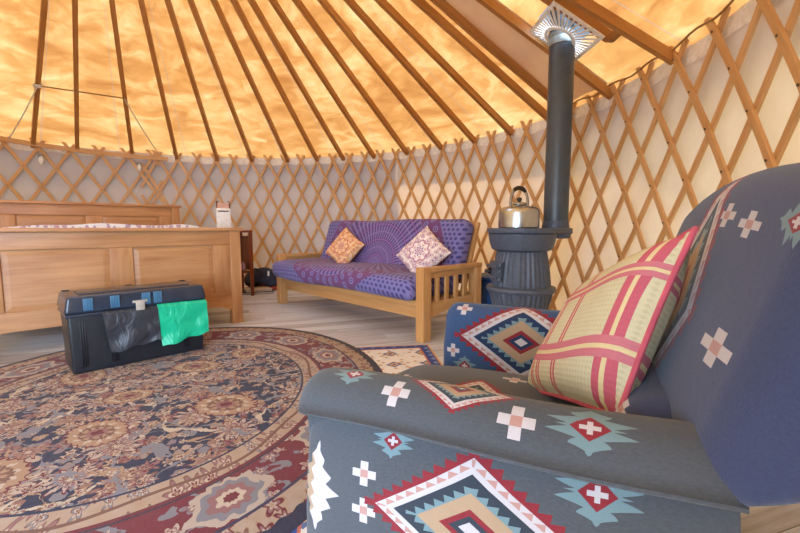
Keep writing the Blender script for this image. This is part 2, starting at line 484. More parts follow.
def m_throw():
    """mandala throw: u along the sofa from its middle, v up the back from the crease (seat is negative)"""
    g = G('mandala_throw'); u, v = g.uv()
    r = (u*u + v*v).sqrt(); th = g.math('ARCTAN2', v, u)
    n = g.noise(g.vec(u*8, v*8), 1., 3.)
    purp = hx('6a58a4'); blue = hx('807ab0'); dk = hx('453a70'); mar = hx('6f4878'); lav = hx('9a86c4'); nav = hx('3b3870')
    c = g.mix(hx('66588e'), hx('786a9e'), n)
    # sunburst of pale rays crossed by rings
    ray = ((th*64./(2*PI)).fract() - .5).abs()
    ring = ((r/.075).fract() - .5).abs()
    inn = r.lt(.64)
    c = g.mix(c, hx('6d3f78'), inn*(ring.lt(.22))*((r/.15).fract().gt(.5)))
    c = g.mix(c, dk, inn*ray.gt(.38)*r.gt(.1))
    c = g.mix(c, lav, inn*ray.lt(.09)*r.gt(.06)*.75)
    c = g.mix(c, lav, inn*ring.lt(.06)*.55)
    # bands of scallops
    bd = r.gt(.64)*r.lt(.80)
    sc = ((th*44./(2*PI)).fract() - .5); rr = ((r - .64)/.08).fract() - .5
    q = (sc*sc*4. + rr*rr*2.).sqrt()
    c = g.mix(c, mar, bd); c = g.mix(c, blue, bd*q.lt(.52)); c = g.mix(c, dk, bd*q.lt(.3)); c = g.mix(c, lav, bd*q.lt(.14))
    # field of dark eyes on blue
    out = r.gt(.80)
    X = (u/.045); Y = (v/.038); row = Y.floor(); xs = X + .5*((row*.5).fract()*2.)
    fx = xs.fract() - .5; fy = Y.fract() - .5
    e = (fx*fx + fy*fy*.8).sqrt()
    c = g.mix(c, g.mix(blue, hx('7069a4'), n), out); c = g.mix(c, nav, out*e.lt(.3)*.8)
    c = g.mix(c, mar, r.gt(.80)*r.lt(.82))
    w = g.noise(g.vec(u*300, v*300), 1., 2.)
    return g.bsdf(c, .9, bump=w, bstr=.25, bdist=.002, sheen=.1, spec=.15)
M_throw = m_throw()

def m_paisley(name, base, c1, c2, c3):
    g = G(name); u, v = g.uv()      # -1..1
    r = (u*u + v*v).sqrt(); th = g.math('ARCTAN2', v, u)
    n = g.noise(g.vec(u, v), 3., 2.)
    dist = r + .05*(th*8.).sin()
    c = base
    dx, dy, rc = g.voro(g.vec(u, v), 4.2, .8); q = (dx*dx + dy*dy).sqrt()
    c = g.mix(c, g.mix(c1, c2, rc[0].gt(.5)), q.lt(.11)*q.gt(.075)); c = g.mix(c, c3, q.lt(.05))
    nn = g.noise(g.vec(u, v), 5., 1.); c = g.mix(c, c2, (nn - .5).abs().lt(.02))
    c = g.mix(c, base, dist.lt(.5)); c = g.mix(c, c1, (dist - .47).abs().lt(.04)); c = g.mix(c, c2, (dist - .33).abs().lt(.05)*(th*8.).sin().gt(-.2))
    c = g.mix(c, c3, dist.lt(.2)); c = g.mix(c, base, dist.lt(.12)); c = g.mix(c, c1, dist.lt(.07))
    return g.bsdf(c, .85, bump=n, bstr=.1, spec=.2)
M_cushorange = m_paisley('orange_paisley', hx('e4c4a4'), hx('c0714e'), hx('d89a50'), hx('b96a78'))
M_cushwhite = m_paisley('white_paisley', hx('e6dedd'), hx('b57f96'), hx('c9a9a4'), hx('96709e'))

def m_plaid():
    g = G('plaid_cover'); u, v = g.uv()   # metres on the pillow face
    n = g.noise(g.vec(u*30, v*30), 1., 3.)
    wx = (u*95.).tri(); wy = (v*95.).tri()
    c = g.mix(hx('b9b08e'), hx('c9c1a2'), n); c = g.mix(c, hx('a39a78'), (wx*.5 + wy*.5).gt(.62)*.35)
    pink = hx('b25866'); lp = hx('b76c76'); yl = hx('c8b88c')
    def band(c, x, x0, w, cc):
        d = (x - x0).abs()
        c = g.mix(c, cc, d.lt(w)); c = g.mix(c, yl, d.lt(w*.22)); return c
    for x0, w in ((.085, .011), (.125, .011), (.215, .011), (.392, .022)): c = band(c, u + .012*((v*9.).sin()), x0, w, pink)
    for y0, w in ((.10, .022), (.255, .014)): c = band(c, v + .010*((u*11.).sin()), y0, w, lp)
    return g.bsdf(c, .95, bump=wx*.5 + wy*.5, bstr=.4, bdist=.003, spec=.15)
M_plaid = m_plaid()
M_piping = plain('pink_piping', hx('b8505f'), .9)
g = G('duvet_cover'); x, y, z = g.obj(); dx, dy, rc = g.voro(g.vec(x, y), 34.); q = (dx*dx+dy*dy).sqrt()
c = g.mix(hx('d9d6d8'), hx('a596b4'), q.lt(.011)); c = g.mix(c, hx('b58a98'), q.lt(.005))
M_duvet = g.bsdf(c, .9)
g = G('striped_cloth'); x, y, z = g.obj()
c = g.mix(hx('b8a4b8'), hx('8c4a6a'), (x*30.).tri().gt(.5)); M_striped = g.bsdf(c, .9)

# ------------------------------------------------------------------ yurt shell
CX, CY, RW, WT, AP = -1.82, 2.52, 3.4, 1.78, 3.8
SL = (AP - WT)/RW
def wp(deg, z, r=RW): return (CX + r*math.sin(R(deg)), CY + r*math.cos(R(deg)), z)
def rp(deg, r, dz=0.): return (CX + r*math.sin(R(deg)), CY + r*math.cos(R(deg)), WT + (RW - r)*SL + dz)
CROWN = .80
# floor
fl = MB(); fl.grid(lambda a, b: (CX + (RW+.12)*b*math.sin(2*PI*a), CY + (RW+.12)*b*math.cos(2*PI*a), 0), 96, 6)
fl = fl.build('floor', M_floor); tag(fl, 'grey whitewashed plank floor of the yurt', 'floor', kind='structure')
gr = MB(); gr.grid(lambda a, b: (CX + (RW+.1+9*b)*math.sin(2*PI*a), CY + (RW+.1+9*b)*math.cos(2*PI*a), -.06), 64, 4)
gr = gr.build('ground', plain('gravel_ground', hx('a8a69a'), .95, 0, 3)); tag(gr, 'pale gravel ground around the yurt', 'ground', kind='structure')
# wall canvas, with the doorway behind the camera left open
DOOR0, DOOR1, DOORH = 152., 183., 1.72
WR = RW + .035
wl = MB()
wl.grid(lambda a, b: wp(DOOR1 - 360 + a*(360 - (DOOR1 - DOOR0)), -.02 + b*(WT + .06), WR), 180, 10,
        lambda a, b: (a*20.2, b*1.84))
wl.grid(lambda a, b: wp(DOOR0 + a*(DOOR1 - DOOR0), DOORH + b*(WT + .04 - DOORH), WR), 8, 1, lambda a, b: (a*1., b*.1))
wl = wl.build('wall_back', M_wall); tag(wl, 'cream canvas wall behind the trellis', 'wall', kind='structure')
# roof canvas, with the opening for the stove pipe and for the crown
HA0, HA1, HR0, HR1 = 83.5, 88.8, 2.76, 3.03
angs = sorted(set([k*3. for k in range(120) if k not in (28, 29)] + [HA0, 85.8, HA1]))
rads = [CROWN, 1.05, 1.3, 1.7, 2.1, 2.45, HR0, HR1, 3.25, RW + .12]
rf = MB(); vs = []; fs = []; uvs = []
for i, a in enumerate(angs):
    for r in rads: vs.append(rp(a, r, .03))
nr = len(rads)
for i in range(len(angs)):
    a0 = angs[i]; i2 = (i+1) % len(angs); a1 = angs[i2] if i2 else 360.
    for j in range(nr-1):
        if a0 >= HA0 - .01 and a1 <= HA1 + .01 and rads[j] >= HR0 - .01 and rads[j+1] <= HR1 + .01: continue
        fs.append([i*nr+j, i*nr+j+1, i2*nr+j+1, i2*nr+j])
        k = 3.4*PI/180
        uvs.append([(a0*k, rads[j]), (a0*k, rads[j+1]), (a1*k, rads[j+1]), (a1*k, rads[j])])
rf.add(vs, fs, uvs); rf = rf.build('ceiling', M_roof); tag(rf, 'orange sunlit roof canvas above the poles', 'ceiling', kind='structure')
# outside: hanging edge of the roof cover, and a second layer over the back wall
ev = MB(); ev.grid(lambda a, b: wp(360*a, WT - .0 - .30*b, RW + .12 + .03*b), 120, 3, lambda a, b: (a*21, b*.3))
ev = ev.build('trim_1', M_outer); tag(ev, 'hanging edge of the roof cover outside the wall', 'trim', kind='structure')
ol = MB(); ol.grid(lambda a, b: wp(-75 + a*106.5, -.02 + b*1.76, RW + .06), 60, 2, lambda a, b: (a*6, b*1.7))
ol = ol.build('wall_left', M_outer); tag(ol, 'second canvas layer outside the back wall', 'wall', kind='structure')
# white liner strip showing under the roof edge
ln = MB()
ln.grid(lambda a, b: wp(-62 + a*190, 1.70 + .095*b + .008*math.sin(a*150), RW + .022), 150, 2)
ln.grid(lambda a, b: wp(31.0 + .7*a, 1.25 + .46*b, RW + .02), 2, 3)
ln = ln.build('trim_2', M_liner); tag(ln, 'white liner strip along the top of the wall', 'trim', kind='structure')
# doorway frame
df = MB()
for d in (DOOR0, DOOR1):
    df.rbox((0, 0, DOORH/2), (.07, .10, DOORH), .004, M=T(*wp(d, 0, RW-.01)) @ RZ(-R(d)))
dm = (DOOR0+DOOR1)/2
df.rbox((0, 0, DOORH+.03), (1.90, .10, .07), .004, M=T(*wp(dm, 0, RW-.03)) @ RZ(-R(dm)))
df = df.build('door_1', M_oak); tag(df, 'wooden frame of the open doorway', 'door', kind='structure')

# trellis: laths of two layers bolted where they cross
def trellis(label, nodes, lo, hi):
    """nodes: angle of each top crossing"""
    t = thing('trellis_section', label, 'trellis', wp(nodes[len(nodes)//2], 0, RW - .02))
    off = Vector(t.location)
    NR = 8                         # half diamonds down the wall
    def ang(k):                    # fractional index to angle
        if k < 0: return nodes[0] + k*(nodes[1]-nodes[0])
        if k >= len(nodes)-1: return nodes[-1] + (k-len(nodes)+1)*(nodes[-1]-nodes[-2])
        i = int(k); return nodes[i] + (k-i)*(nodes[i+1]-nodes[i])
    ztop, dz = 1.74, .228
    bolts = MB()
    for sgn, rr in ((1, RW - .028), (-1, RW - .010)):
        for k in range(-4, len(nodes) + 4):
            pts = []; ups = []
            N = 18
            for q in range(N + 1):
                f = -.45 + (NR - .35 + .45 - .05)*q/N     # half rows below the top crossing
                kk = k + sgn*f/2
                if kk < lo or kk > hi: continue
                a = ang(kk); pts.append(Vector(wp(a, ztop - dz*f, rr)) - off); ups.append((math.sin(R(a)), math.cos(R(a)), 0))
            if len(pts) < 3: continue
            m = MB().tube(pts, .0165, rz=.0075, up=ups, square=True)
            m.build('lath', M_lath, t)
    for k in range(0, len(nodes)):
        for row in range(0, NR):
            kk = k + (.5 if row % 2 else 0)
            if kk < lo or kk > hi: continue
            a = ang(kk); z = ztop - dz*row
            p = Vector(wp(a, z, RW - .040)) - off
            bolts.lathe([(0, 0), (.006, 0), (.0055, -.004), (0, -.006)][::-1], 6, M=T(*p) @ RZ(-R(a)) @ RX(-PI/2) @ T(0, 0, .0))
    b = bolts.build('bolt', M_bolt, t, weld=False); b['kind'] = 'stuff'
    return t
nA = [-26.5 - 4.93*k for k in range(0, 11)][::-1]
trellis('wide-meshed wooden trellis behind the bed headboard', nA, .0, len(nA)-.6)
nB = [-29.6 + 4.05*k for k in range(0, 13)]
trellis('close-meshed wooden trellis between the bed and the purple sofa', nB, .0, len(nB)-.8)
nC = [15.2 + 4.06*k for k in range(0, 13)] + [69.2, 73.5, 77.95, 82.6, 87.5, 92.6, 98.1, 103.5, 109, 114.5, 120, 125.5, 131]
trellis('sunlit wooden trellis behind the sofa, stove and armchair', nC, -.2, len(nC)-.5)

# crown ring (above the picture) and the roof poles
cr = thing('crown_ring', 'round wooden crown ring where the roof poles meet', 'crown ring', rp(0, 0, 0)[:2] + (WT + (RW-CROWN)*SL - .05,))
m = MB(); m.tube([(CROWN*math.cos(2*PI*k/40), CROWN*math.sin(2*PI*k/40), 0) for k in range(41)], .035, rz=.05, square=True); m.build('rim', M_pole, cr)
for k in range(4):
    m = MB(); a = PI*k/4
    m.tube([(s*CROWN*math.cos(a), s*CROWN*math.sin(a), .12*(1-s*s)) for s in [x/8-1 for x in range(17)]], .016, square=True); m.build('spoke', M_pole, cr)
g = G('crown_cover'); M_dome = g.cloth(hx('e8e8ea'), hx('f4f6fa'), .85)
m = MB(); m.grid(lambda a, b: ((CROWN+.02)*b*math.cos(2*PI*a), (CROWN+.02)*b*math.sin(2*PI*a), .20 + .1*(1-b*b)), 40, 6); m.build('cover', M_dome, cr)
polesA = [-57.5, -47, -40.1, -30.4, -21.7, -13, -5, 3.6, 11., 17.7, 25.7, 34.4, 43.3, 51.8, 60.6, 69.5, 73.2, 81.5, 89.7, 92.1, 104.5, 113]
ordn = 'first second third fourth fifth sixth seventh eighth ninth tenth eleventh twelfth thirteenth fourteenth fifteenth sixteenth'.split()
special = {73.2: 'curved roof pole along the left edge of the beige roof patch', 81.5: 'roof pole running over the beige patch and under the vent plate',
           89.7: 'short roof pole that stops at the right corner of the vent plate', 92.1: 'roof pole just right of the vent plate, reaching the right wall',
           104.5: 'roof pole overhead beyond the right edge of the picture', 113: 'roof pole overhead near the camera', -57.5: 'roof pole beyond the left edge of the picture, over the bed'}
k = 0
for a in polesA:
    r1 = RW - .01; r0 = CROWN - .01
    if a == 89.7: r1 = 3.08
    lab = special.get(a)
    if not lab:
        lab = 'bare wooden roof pole, %s from the left under the orange canvas' % ordn[k]; k += 1
    N = 12; pts = []; ups = []
    for q in range(N + 1):
        r = r1 + (r0 - r1)*q/N
        bow = .0
        aa = a + (1.2*max(0, (2.45 - r))/1.0 if a == 73.2 else 0)
        pts.append(Vector(rp(aa, r, -.005 - .032 + bow)))
        ups.append((math.sin(R(a))*.5, math.cos(R(a))*.5, .86))
    base = pts[0].copy()
    m = MB().tube([p - base for p in pts], .020, rz=.027, up=ups, square=True)
    o = m.build('roof_pole', M_pole); o.location = base
    tag(o, lab, 'roof pole', 'roof poles of the yurt')
# header between the cut pole and the next
hd = MB().tube([rp(89.4, 3.09, -.035), rp(92.0, 3.09, -.035)], .018, square=True)
hd = hd.build('roof_batten', M_pole); tag(hd, 'short wooden crosspiece beside the right corner of the vent plate', 'batten')

# beige fabric patch round the flue
bp = MB()
def bpf(a, b):
    an = 72.5 + 9.4*a; r = 2.10 + 1.24*b
    if b < .2: r += .10*(1-b/.2)*(abs(2*a-1)**3)
    return rp(an, r, .012 - .006*math.sin(a*9)*b)
bp.grid(bpf, 34, 24, lambda a, b: (a*.9, b*1.3))
bp = bp.build('roof_patch', M_beige); tag(bp, 'plain beige canvas patch sewn under the roof left of the stove pipe', 'fabric')

# vent plate: white square with radial slots, in the slope of the roof
PA, PR = 86.6, 2.87
FA, FR = 84.6, 2.905           # where the flue stands
pc = Vector(rp(PA, PR, -.072)); er = (Vector(rp(PA, PR+.1)) - Vector(rp(PA, PR))).normalized()
et = Vector((math.cos(R(PA)), -math.sin(R(PA)), 0)); en = er.cross(et).normalized()
if en.z < 0: en = -en
vp = thing('flue_vent_plate', 'white square vent plate with radial slots around the stove pipe', 'vent plate', pc)
HW = .187
RO = -.062                     # the ring sits off the middle of the plate
def pl(x, y, z=0.): return et*x + er*y + en*z
m = MB()
def slab(poly, z0, z1):
    n = len(poly); vs = [pl(x, y, z0) for x, y in poly] + [pl(x, y, z1) for x, y in poly]
    fs = [list(range(n)), list(range(2*n-1, n-1, -1))] + [[i, n+i, n+(i+1) % n, (i+1) % n] for i in range(n)]
    m.add(vs, fs, [[(0, 0)]*len(f) for f in fs], False)
# frame
for k in range(4):
    c_, s_ = math.cos(k*PI/2), math.sin(k*PI/2)
    q = [(-HW, -HW), (HW, -HW), (HW-.022, -HW+.022), (-HW+.022, -HW+.022)]
    slab([(x*c_-y*s_, x*s_+y*c_) for x, y in q], -.006, .004)
m.build('frame', M_whitemetal, vp)
m = MB(); NS = 40; W2 = HW-.018
def sq(t):
    c_, s_ = math.cos(t), math.sin(t); q = []
    if abs(c_) > 1e-6: q.append(((W2 if c_ > 0 else -W2) - RO)/c_)
    if abs(s_) > 1e-6: q.append((W2 if s_ > 0 else -W2)/s_)
    return min(x for x in q if x > 0)
for k in range(NS):
    t0 = 2*PI*(k+.5)/NS; a0, a1 = t0 - 2*PI/NS*.22, t0 + 2*PI/NS*.22
    P_ = [(.098*math.cos(a0), .098*math.sin(a0)), (sq(a0)*math.cos(a0), sq(a0)*math.sin(a0)), (sq(a1)*math.cos(a1), sq(a1)*math.sin(a1)), (.098*math.cos(a1), .098*math.sin(a1))]
    slab([(x+RO, y) for x, y in P_], -.004, .002)
m.build('slotted_grille', M_whitemetal, vp)
m = MB(); N = 40
for k in range(N):
    a0, a1 = 2*PI*k/N, 2*PI*(k+1)/N
    slab([(r_*math.cos(a_)+RO, r_*math.sin(a_)) for r_, a_ in ((.085, a0), (.107, a0), (.107, a1), (.085, a1))], -.007, .003)
m.build('collar_ring', M_whitemetal, vp)

# bent batten tied under the roof edge at the left, rope over the poles, clips
bt = MB(); pts = []; ups = []
for px_ in range(25):
    f = px_/24; a = -56 + 32.5*f; z = 1.755 - .035*math.sin(f*PI)*0 + .05*(1-f)**3
    pts.append(wp(a, z - .03*f, RW - .065)); ups.append((math.sin(R(a)), math.cos(R(a)), 0))
o = bt.tube(pts, .026, rz=.012, up=ups, square=True).build('bent_batten', M_lath); tag(o, 'long bent batten tied along the wall top above the headboard', 'batten')
def ropepts(a, b, sag, n=14):
    A_, B_ = Vector(a), Vector(b)
    return [A_.lerp(B_, i/n) + Vector((0, 0, -sag*4*(i/n)*(1-i/n))) for i in range(n+1)]
ra = Vector(rp(-47.1, 2.52, -.075)); rb = Vector(rp(-30.5, 2.50, -.075)); rc_ = Vector(rp(-50.5, 3.33, -.03)); rd = Vector(rp(-25.3, 3.34, -.03))
rope = thing('rope', 'thin jute rope strung between three roof poles at the left', 'rope', ra)
m = MB(); m.tube([p - ra for p in ropepts(ra, rb, .0)], .007); m.build('line', M_rope, rope)
m = MB(); m.tube([p - ra for p in ropepts(ra, rc_, .02)], .006); m.build('tail', M_whiterope, rope)
m = MB(); m.tube([p - ra for p in ropepts(rb, rd, .02)], .006); m.build('tail', M_whiterope, rope)
m = MB()
for q in range(3):
    m.tube([(.034*math.cos(t), .034*math.sin(t), .012*(q-1) + .006*math.sin(3*t)) for t in [2*PI*i/16 for i in range(17)]], .006, M=RX(.5))
m.build('knot', M_whiterope, rope)
ro = Vector(wp(74, 1.80, RW-.03))
o = MB().tube([Vector(wp(74 + 46*i/40, 1.81 + .012*math.sin(i*1.1), RW - .035)) - ro for i in range(41)], .006).build('cord', M_rope)
o.location = ro; tag(o, 'thin dark cord laced along the top of the right wall', 'cord')
for (a, z, lab) in ((-46., 1.60, 'small white spring clip on the trellis near the left edge'), (-29.2, 1.60, 'small white spring clip on the trellis at the end of the bent batten')):
    c_ = thing('clip', lab, 'clip', wp(a, z, RW - .055), -R(a), 'white clips on the trellis')
    m = MB(); m.rbox((0, 0, .0), (.045, .03, .07), .006); m.rbox((0, -.005, -.045), (.025, .02, .03), .004); m.build('body', M_white, c_)
    m = MB(); m.tube([(-.02, -.02, .02), (-.02, -.035, .045), (.02, -.035, .045), (.02, -.02, .02)], .005); m.build('spring', M_bolt, c_)

# ------------------------------------------------------------------ bed
BA = R(41)
bu = Vector((-math.cos(BA), -math.sin(BA), 0)); 
bed = thing('bed', 'oak panelled double bed with headboard at the left wall', 'bed', (-1.352, 3.38, 0), math.atan2(-bu.y, -bu.x))
# local: x = from left (-W) to the right post (0); y = away from the foot to the head
BW, BLn = 1.64, 2.00
def panel_end(name, yy, top, posth, cap, lo):
    p = bed
    fb = MB()
    def bx(x0, x1, z0, z1, y0, y1, r=.005, g=None): fb.rbox(((x0+x1)/2, (y0+y1)/2, (z0+z1)/2), (x1-x0, y1-y0, z1-z0), r, grain=g)
    bx(-BW+.08, -.08, top-.13, top-.018, yy-.018, yy+.018)           # top rail
    # bottom rail, arched underneath
    N = 20
    def arch(a, b):
        x = -BW+.08 + a*(BW-.16); e = min(a, 1-a)
        zb = lo + .04*max(0, 1 - e/.09)**2*-1
        return x, zb
    vs = []; fs = []; uvs = []
    for i in range(N+1):
        x, zb = arch(i/N, 0)
        for (y, z) in ((yy-.018, zb), (yy-.018, lo+.12), (yy+.018, lo+.12), (yy+.018, zb)): vs.append((x, y, z))
    for i in range(N):
        for j in range(4):
            f = [i*4+j, (i+1)*4+j, (i+1)*4+(j+1) % 4, i*4+(j+1) % 4]; fs.append(f)
            uvs.append([(vs[q][0]+3, vs[q][2]+vs[q][1]*1.3) for q in f])
    fb.add(vs, fs, uvs, False)
    for x0, x1 in ((-.21, -.08), (-BW/2-.07, -BW/2+.07), (-BW+.08, -BW+.21)): bx(x0, x1, lo+.12, top-.13, yy-.018, yy+.018)
    o = fb.build(name, M_bed, p)
    pn = MB()
    for x0, x1 in ((-BW/2+.07, -.21), (-BW+.21, -BW/2-.07)):
        z0, z1 = lo+.12, top-.13
        # raised field with a bevelled edge on both faces
        for s in (-1, 1):
            b0 = [(x0, z0), (x1, z0), (x1, z1), (x0, z1)]; d = .035
            b1 = [(x0+d, z0+d), (x1-d, z0+d), (x1-d, z1-d), (x0+d, z1-d)]
            y0_, y1_ = yy + s*.003, yy + s*.011
            vs = [(x, y0_, z) for x, z in b0] + [(x, y1_, z) for x, z in b1]
            fs = [[4, 5, 6, 7]] + [[i, (i+1) % 4, 4+(i+1) % 4, 4+i] for i in range(4)]
            if s > 0: fs = [f[::-1] for f in fs]
            oo = random.random()*5
            pn.add(vs, fs, [[(vs[q][0]+oo, vs[q][2]+oo) for q in f] for f in fs], False)
    pn.build('panel', M_bed, o)
    for x in (-.04, -BW+.04):
        m = MB(); m.rbox((x, yy, posth/2), (.085, .075, posth), .005); m.build('post', M_bed, p)
    m = MB(); m.rbox((-BW/2, yy, top-.006), (BW+.05, .10, .028), .008); m.build('cap_rail', M_bed, p)
    return o
panel_end('footboard', 0., .79, .778, .8, .155)
panel_end('headboard', BLn, 1.055, 1.043, 1.1, .3)
for x in (-.045, -BW+.045):
    m = MB(); m.rbox((x, BLn/2, .29), (.03, BLn-.06, .2), .004); m.build('side_rail', M_bed, bed)
m = MB(); m.rbox((-BW/2, BLn/2, .42), (BW-.14, BLn-.1, .32), .06, 4); m.build('mattress', M_white, bed)
dv = MB()
def dvf(a, b):
    x = -BW+.02 + (BW-.04)*a; y = .06 + (BLn-.14)*b
    e = min(a, 1-a)/.5; hgt = .70 + .122*min(1, (e*2.2))**.5*(.8+.2*math.sin(b*5+1.)) * (1 if b > .03 else .2) + .012*math.sin(a*17)*math.sin(b*13)
    if a in (0., 1.): hgt = .36
    return (x, y, hgt)
dv.grid(dvf, 40, 40)
dv = dv.build('duvet', M_duvet, None); dv.parent = bed; dv['label'] = 'white duvet with purple flowers'

# bedside stand and white carton on it
bs = thing('bedside_table', 'dark red wooden bedside stand behind the right end of the bed', 'bedside table', (-1.99, 4.70, 0), R(41))
m = MB(); m.rbox((0, 0, .755), (.42, .36, .025), .005); m.build('table_top', M_mahog, bs)
for x in (-.19, .19):
    for y in (-.16, .16):
        m = MB(); m.rbox((x, y, .371), (.035, .035, .742), .004); m.build('leg', M_mahog, bs)
m = MB(); m.rbox((0, 0, .28), (.38, .32, .02), .004); m.build('shelf', M_mahog, bs)
m = MB(); m.rbox((.192, 0, .50), (.016, .29, .40), .003); m.build('side_panel', M_mahog, bs)
m = MB(); m.rbox((0, 0, 0), (.30, .24, .10), .03, 4, warp=lambda p: (p[0], p[1], p[2]*(1+.1*math.sin(p[0]*20))))
o = m.build('folded_cloth', M_striped); o.location = (-1.99, 4.70, .341); o.rotation_euler = (0, 0, R(41)); tag(o, 'striped pink folded cloth on the bedside stand shelf', 'cloth')
ct = thing('carton', 'white carton with raised gable top standing behind the footboard', 'carton', (-2.035, 4.68, .769), R(24))
m = MB(); m.rbox((0, 0, .125), (.15, .14, .25), .006); m.build('body', M_white, ct)
m = MB(); m.rbox((0, -.0715, .215), (.11, .002, .014), .0005, 1); m.build('printed_line', M_dark, ct)
m = MB()
vs = [(-.06, -.05, .25), (.06, -.05, .25), (.06, .05, .25), (-.06, .05, .25), (-.06, -.012, .305), (.06, -.012, .305), (.06, .012, .305), (-.06, .012, .305)]
fs = [[0, 1, 5, 4], [2, 3, 7, 6], [1, 2, 6, 5], [3, 0, 4, 7], [4, 5, 6, 7]]
m.add(vs, fs, [[(0, 0)]*4]*5, False); m.build('gable_top', plain('pink_card', hx('c9a29a'), .7), ct)
m = MB(); m.tube([(-.066, -.02, .248), (-.068, 0, .325), (-.05, 0, .33)], .008); m.tube([(.066, -.02, .248), (.068, 0, .325), (.05, 0, .33)], .008); m.build('handle', M_mahog, ct)

# floor things beside the bedside stand
def slabthing(name, lab, cat, x, y, z, sx, sy, sz, rz, mat, pages=None, group=None):
    t = thing(name, lab, cat, (x, y, z), rz, group)
    m = MB(); m.rbox((0, 0, sz-.002), (sx, sy, .004), .001, 1); m.rbox((0, 0, .002), (sx, sy, .004), .001, 1); m.rbox((-sx/2+.002, 0, sz/2), (.004, sy, sz), .001, 1); m.build('cover', mat, t)
    m = MB(); m.rbox((.002, 0, sz/2), (sx-.008, sy-.01, sz-.008), .001, 1); m.build('pages', M_paper, t)
    return t
slabthing('book', 'large dark book lying lowest on the floor by the bedside stand', 'book', -1.74, 4.90, 0.001, .36, .26, .028, .3, M_dark)
slabthing('book', 'grey book lying on the dark book by the bedside stand', 'book', -1.75, 4.91, .030, .30, .22, .024, .5, M_paper)
m = MB(); m.rbox((0, 0, .02), (.42, .30, .04), .018, 3, n=(6, 6, 1), warp=lambda p: (p[0]*(1+.1*math.sin(p[1]*17)), p[1], p[2]*(1+.3*math.sin(p[0]*12))))
o = m.build('folded_blanket', M_red); o.location = (-1.76, 5.18, .003); o.rotation_euler = (0, 0, -.3); tag(o, 'rust red folded blanket on the floor under the navy bag', 'blanket')
bg = thing('bag', 'navy cloth bag slumped against the wall beside the sofa', 'bag', (-1.79, 5.20, .048), -.3)
m = MB(); m.rbox((0, 0, .11), (.46, .24, .22), .09, 5, n=(8, 4, 4), warp=lambda p: (p[0], p[1]*(1-.25*(p[2]/.11)), p[2] + .018*math.sin(p[0]*16+1) - (.03*(p[0]/.23)**2 if p[2] > 0 else 0))); m.build('body', M_navy, bg)
m = MB(); m.tube([(-.1, -.1, .14), (-.08, -.13, .2), (0, -.13, .235), (.08, -.13, .2), (.1, -.1, .14)], .010); m.build('handle', M_navy, bg)

# ------------------------------------------------------------------ trunk with sacks
tv0, tv1 = Vector((-1.738, 2.070, 0)), Vector((-1.248, 2.569, 0))
tu = (tv1 - tv0).normalized(); TL = .68; TD = .31
tk = thing('storage_chest', 'black plastic storage chest on the round rug before the bed', 'chest', tv0 + Vector((0, 0, .013)), math.atan2(tu.y, tu.x))
tm = lambda p: (p[0]*(1 + .025*(p[2]/.33)), p[1]*(1 + .05*(p[2]/.33)), p[2])
m = MB(); m.rbox((TL/2, TD/2, .165), (TL-.005, TD-.02, .33), .014, 3, warp=tm, faceuv=True)
for x in (.05, .06, .07, .18, .19, .20, .21, .56, .57, .58):
    m.rbox((x, .006, .16), (.003, .008, .25), .001, 1)
m.build('body', M_black, tk)
m = MB(); m.rbox((TL/2, TD/2, .322), (TL+.022, TD+.022, .016), .006, 2); m.build('rim', M_lid, tk)
ld = MB(); ld.rbox((TL/2, TD/2, .377), (TL+.025, TD+.035, .092), .016, 4, n=(8, 4, 1), warp=lambda p: (p[0]*(1-.03*(p[2] > 0)), p[1]*(1-.07*(p[2] > 0)), p[2]))
ld.rbox((TL/2, TD/2, .424), (TL-.12, TD-.13, .010), .003, 2)
lid = ld.build('lid', M_lid, tk); lid['label'] = 'glossy dark lid with ribs'
M_rib = plain('rib_sheen', hx('3f6f92'), .3)  # bluish sheen of the ridges put into their base colour
for x0 in (.07, .19, .34, .40):
    m = MB(); m.rbox((x0+.018, -.0155, .378), (.044, .004, .066), .001, 1)
    for k in range(4): m.rbox((x0+.012*k, -.0165, .378), (.004, .008, .066), .001, 1)
    m.build('rib', M_rib, lid)
m = MB(); m.rbox((.325, -.026, .338), (.044, .012, .046), .003); m.rbox((.325, -.026, .366), (.075, .008, .014), .003); m.build('latch', plain('latch_metal', hx('b9b4ab'), .4, .3), tk)
for x in (.03, TL-.03, TL/2):
    m = MB(); m.rbox((x, TD-.005, .421), (.035, .03, .012), .003); m.build('hinge', M_black, tk)
tw = tk.matrix_basis.copy()
def sack(name, lab, mat, corners, seed):
    """plastic sack hanging from under the lid: corners in trunk x,z: TL TR BR BL"""
    tl, tr, br, bl = corners
    rnd = random.Random(seed); ph = [rnd.uniform(0, 6) for _ in range(4)]
    t = MB()
    def fn(a, b, back=False):
        x = (tl[0]*(1-a)+tr[0]*a)*(1-b) + (bl[0]*(1-a)+br[0]*a)*b
        z = (tl[1]*(1-a)+tr[1]*a)*(1-b) + (bl[1]*(1-a)+br[1]*a)*b
        y = -.030 + .018*(b < .02) - .007*math.sin(a*9+ph[0]+b*3)*b - .006*math.sin(b*11+ph[1]+a*5)*b - .008*b + (.008 if back else 0)
        z += .006*math.sin(a*13+ph[2])*b
        return (x, y, z)
    uvf = lambda a, b: (a*.25, b*.2)
    t.grid(lambda a, b: fn(a, b), 18, 14, uvf); t.grid(lambda a, b: fn(1-a, b, True), 18, 14, uvf)
    for e in (0, 1):   # close the sides and the bottom
        t.grid(lambda a, b: (Vector(fn(e, b)).lerp(Vector(fn(e, b, True)), a if e else 1-a)), 1, 14, uvf)
    t.grid(lambda a, b: (Vector(fn(a, 1)).lerp(Vector(fn(a, 1, True)), b)), 18, 1, uvf)
    o = t.build(name, mat); o.matrix_basis = tw; tag(o, lab, 'plastic sack', 'sacks hanging on the chest'); return o
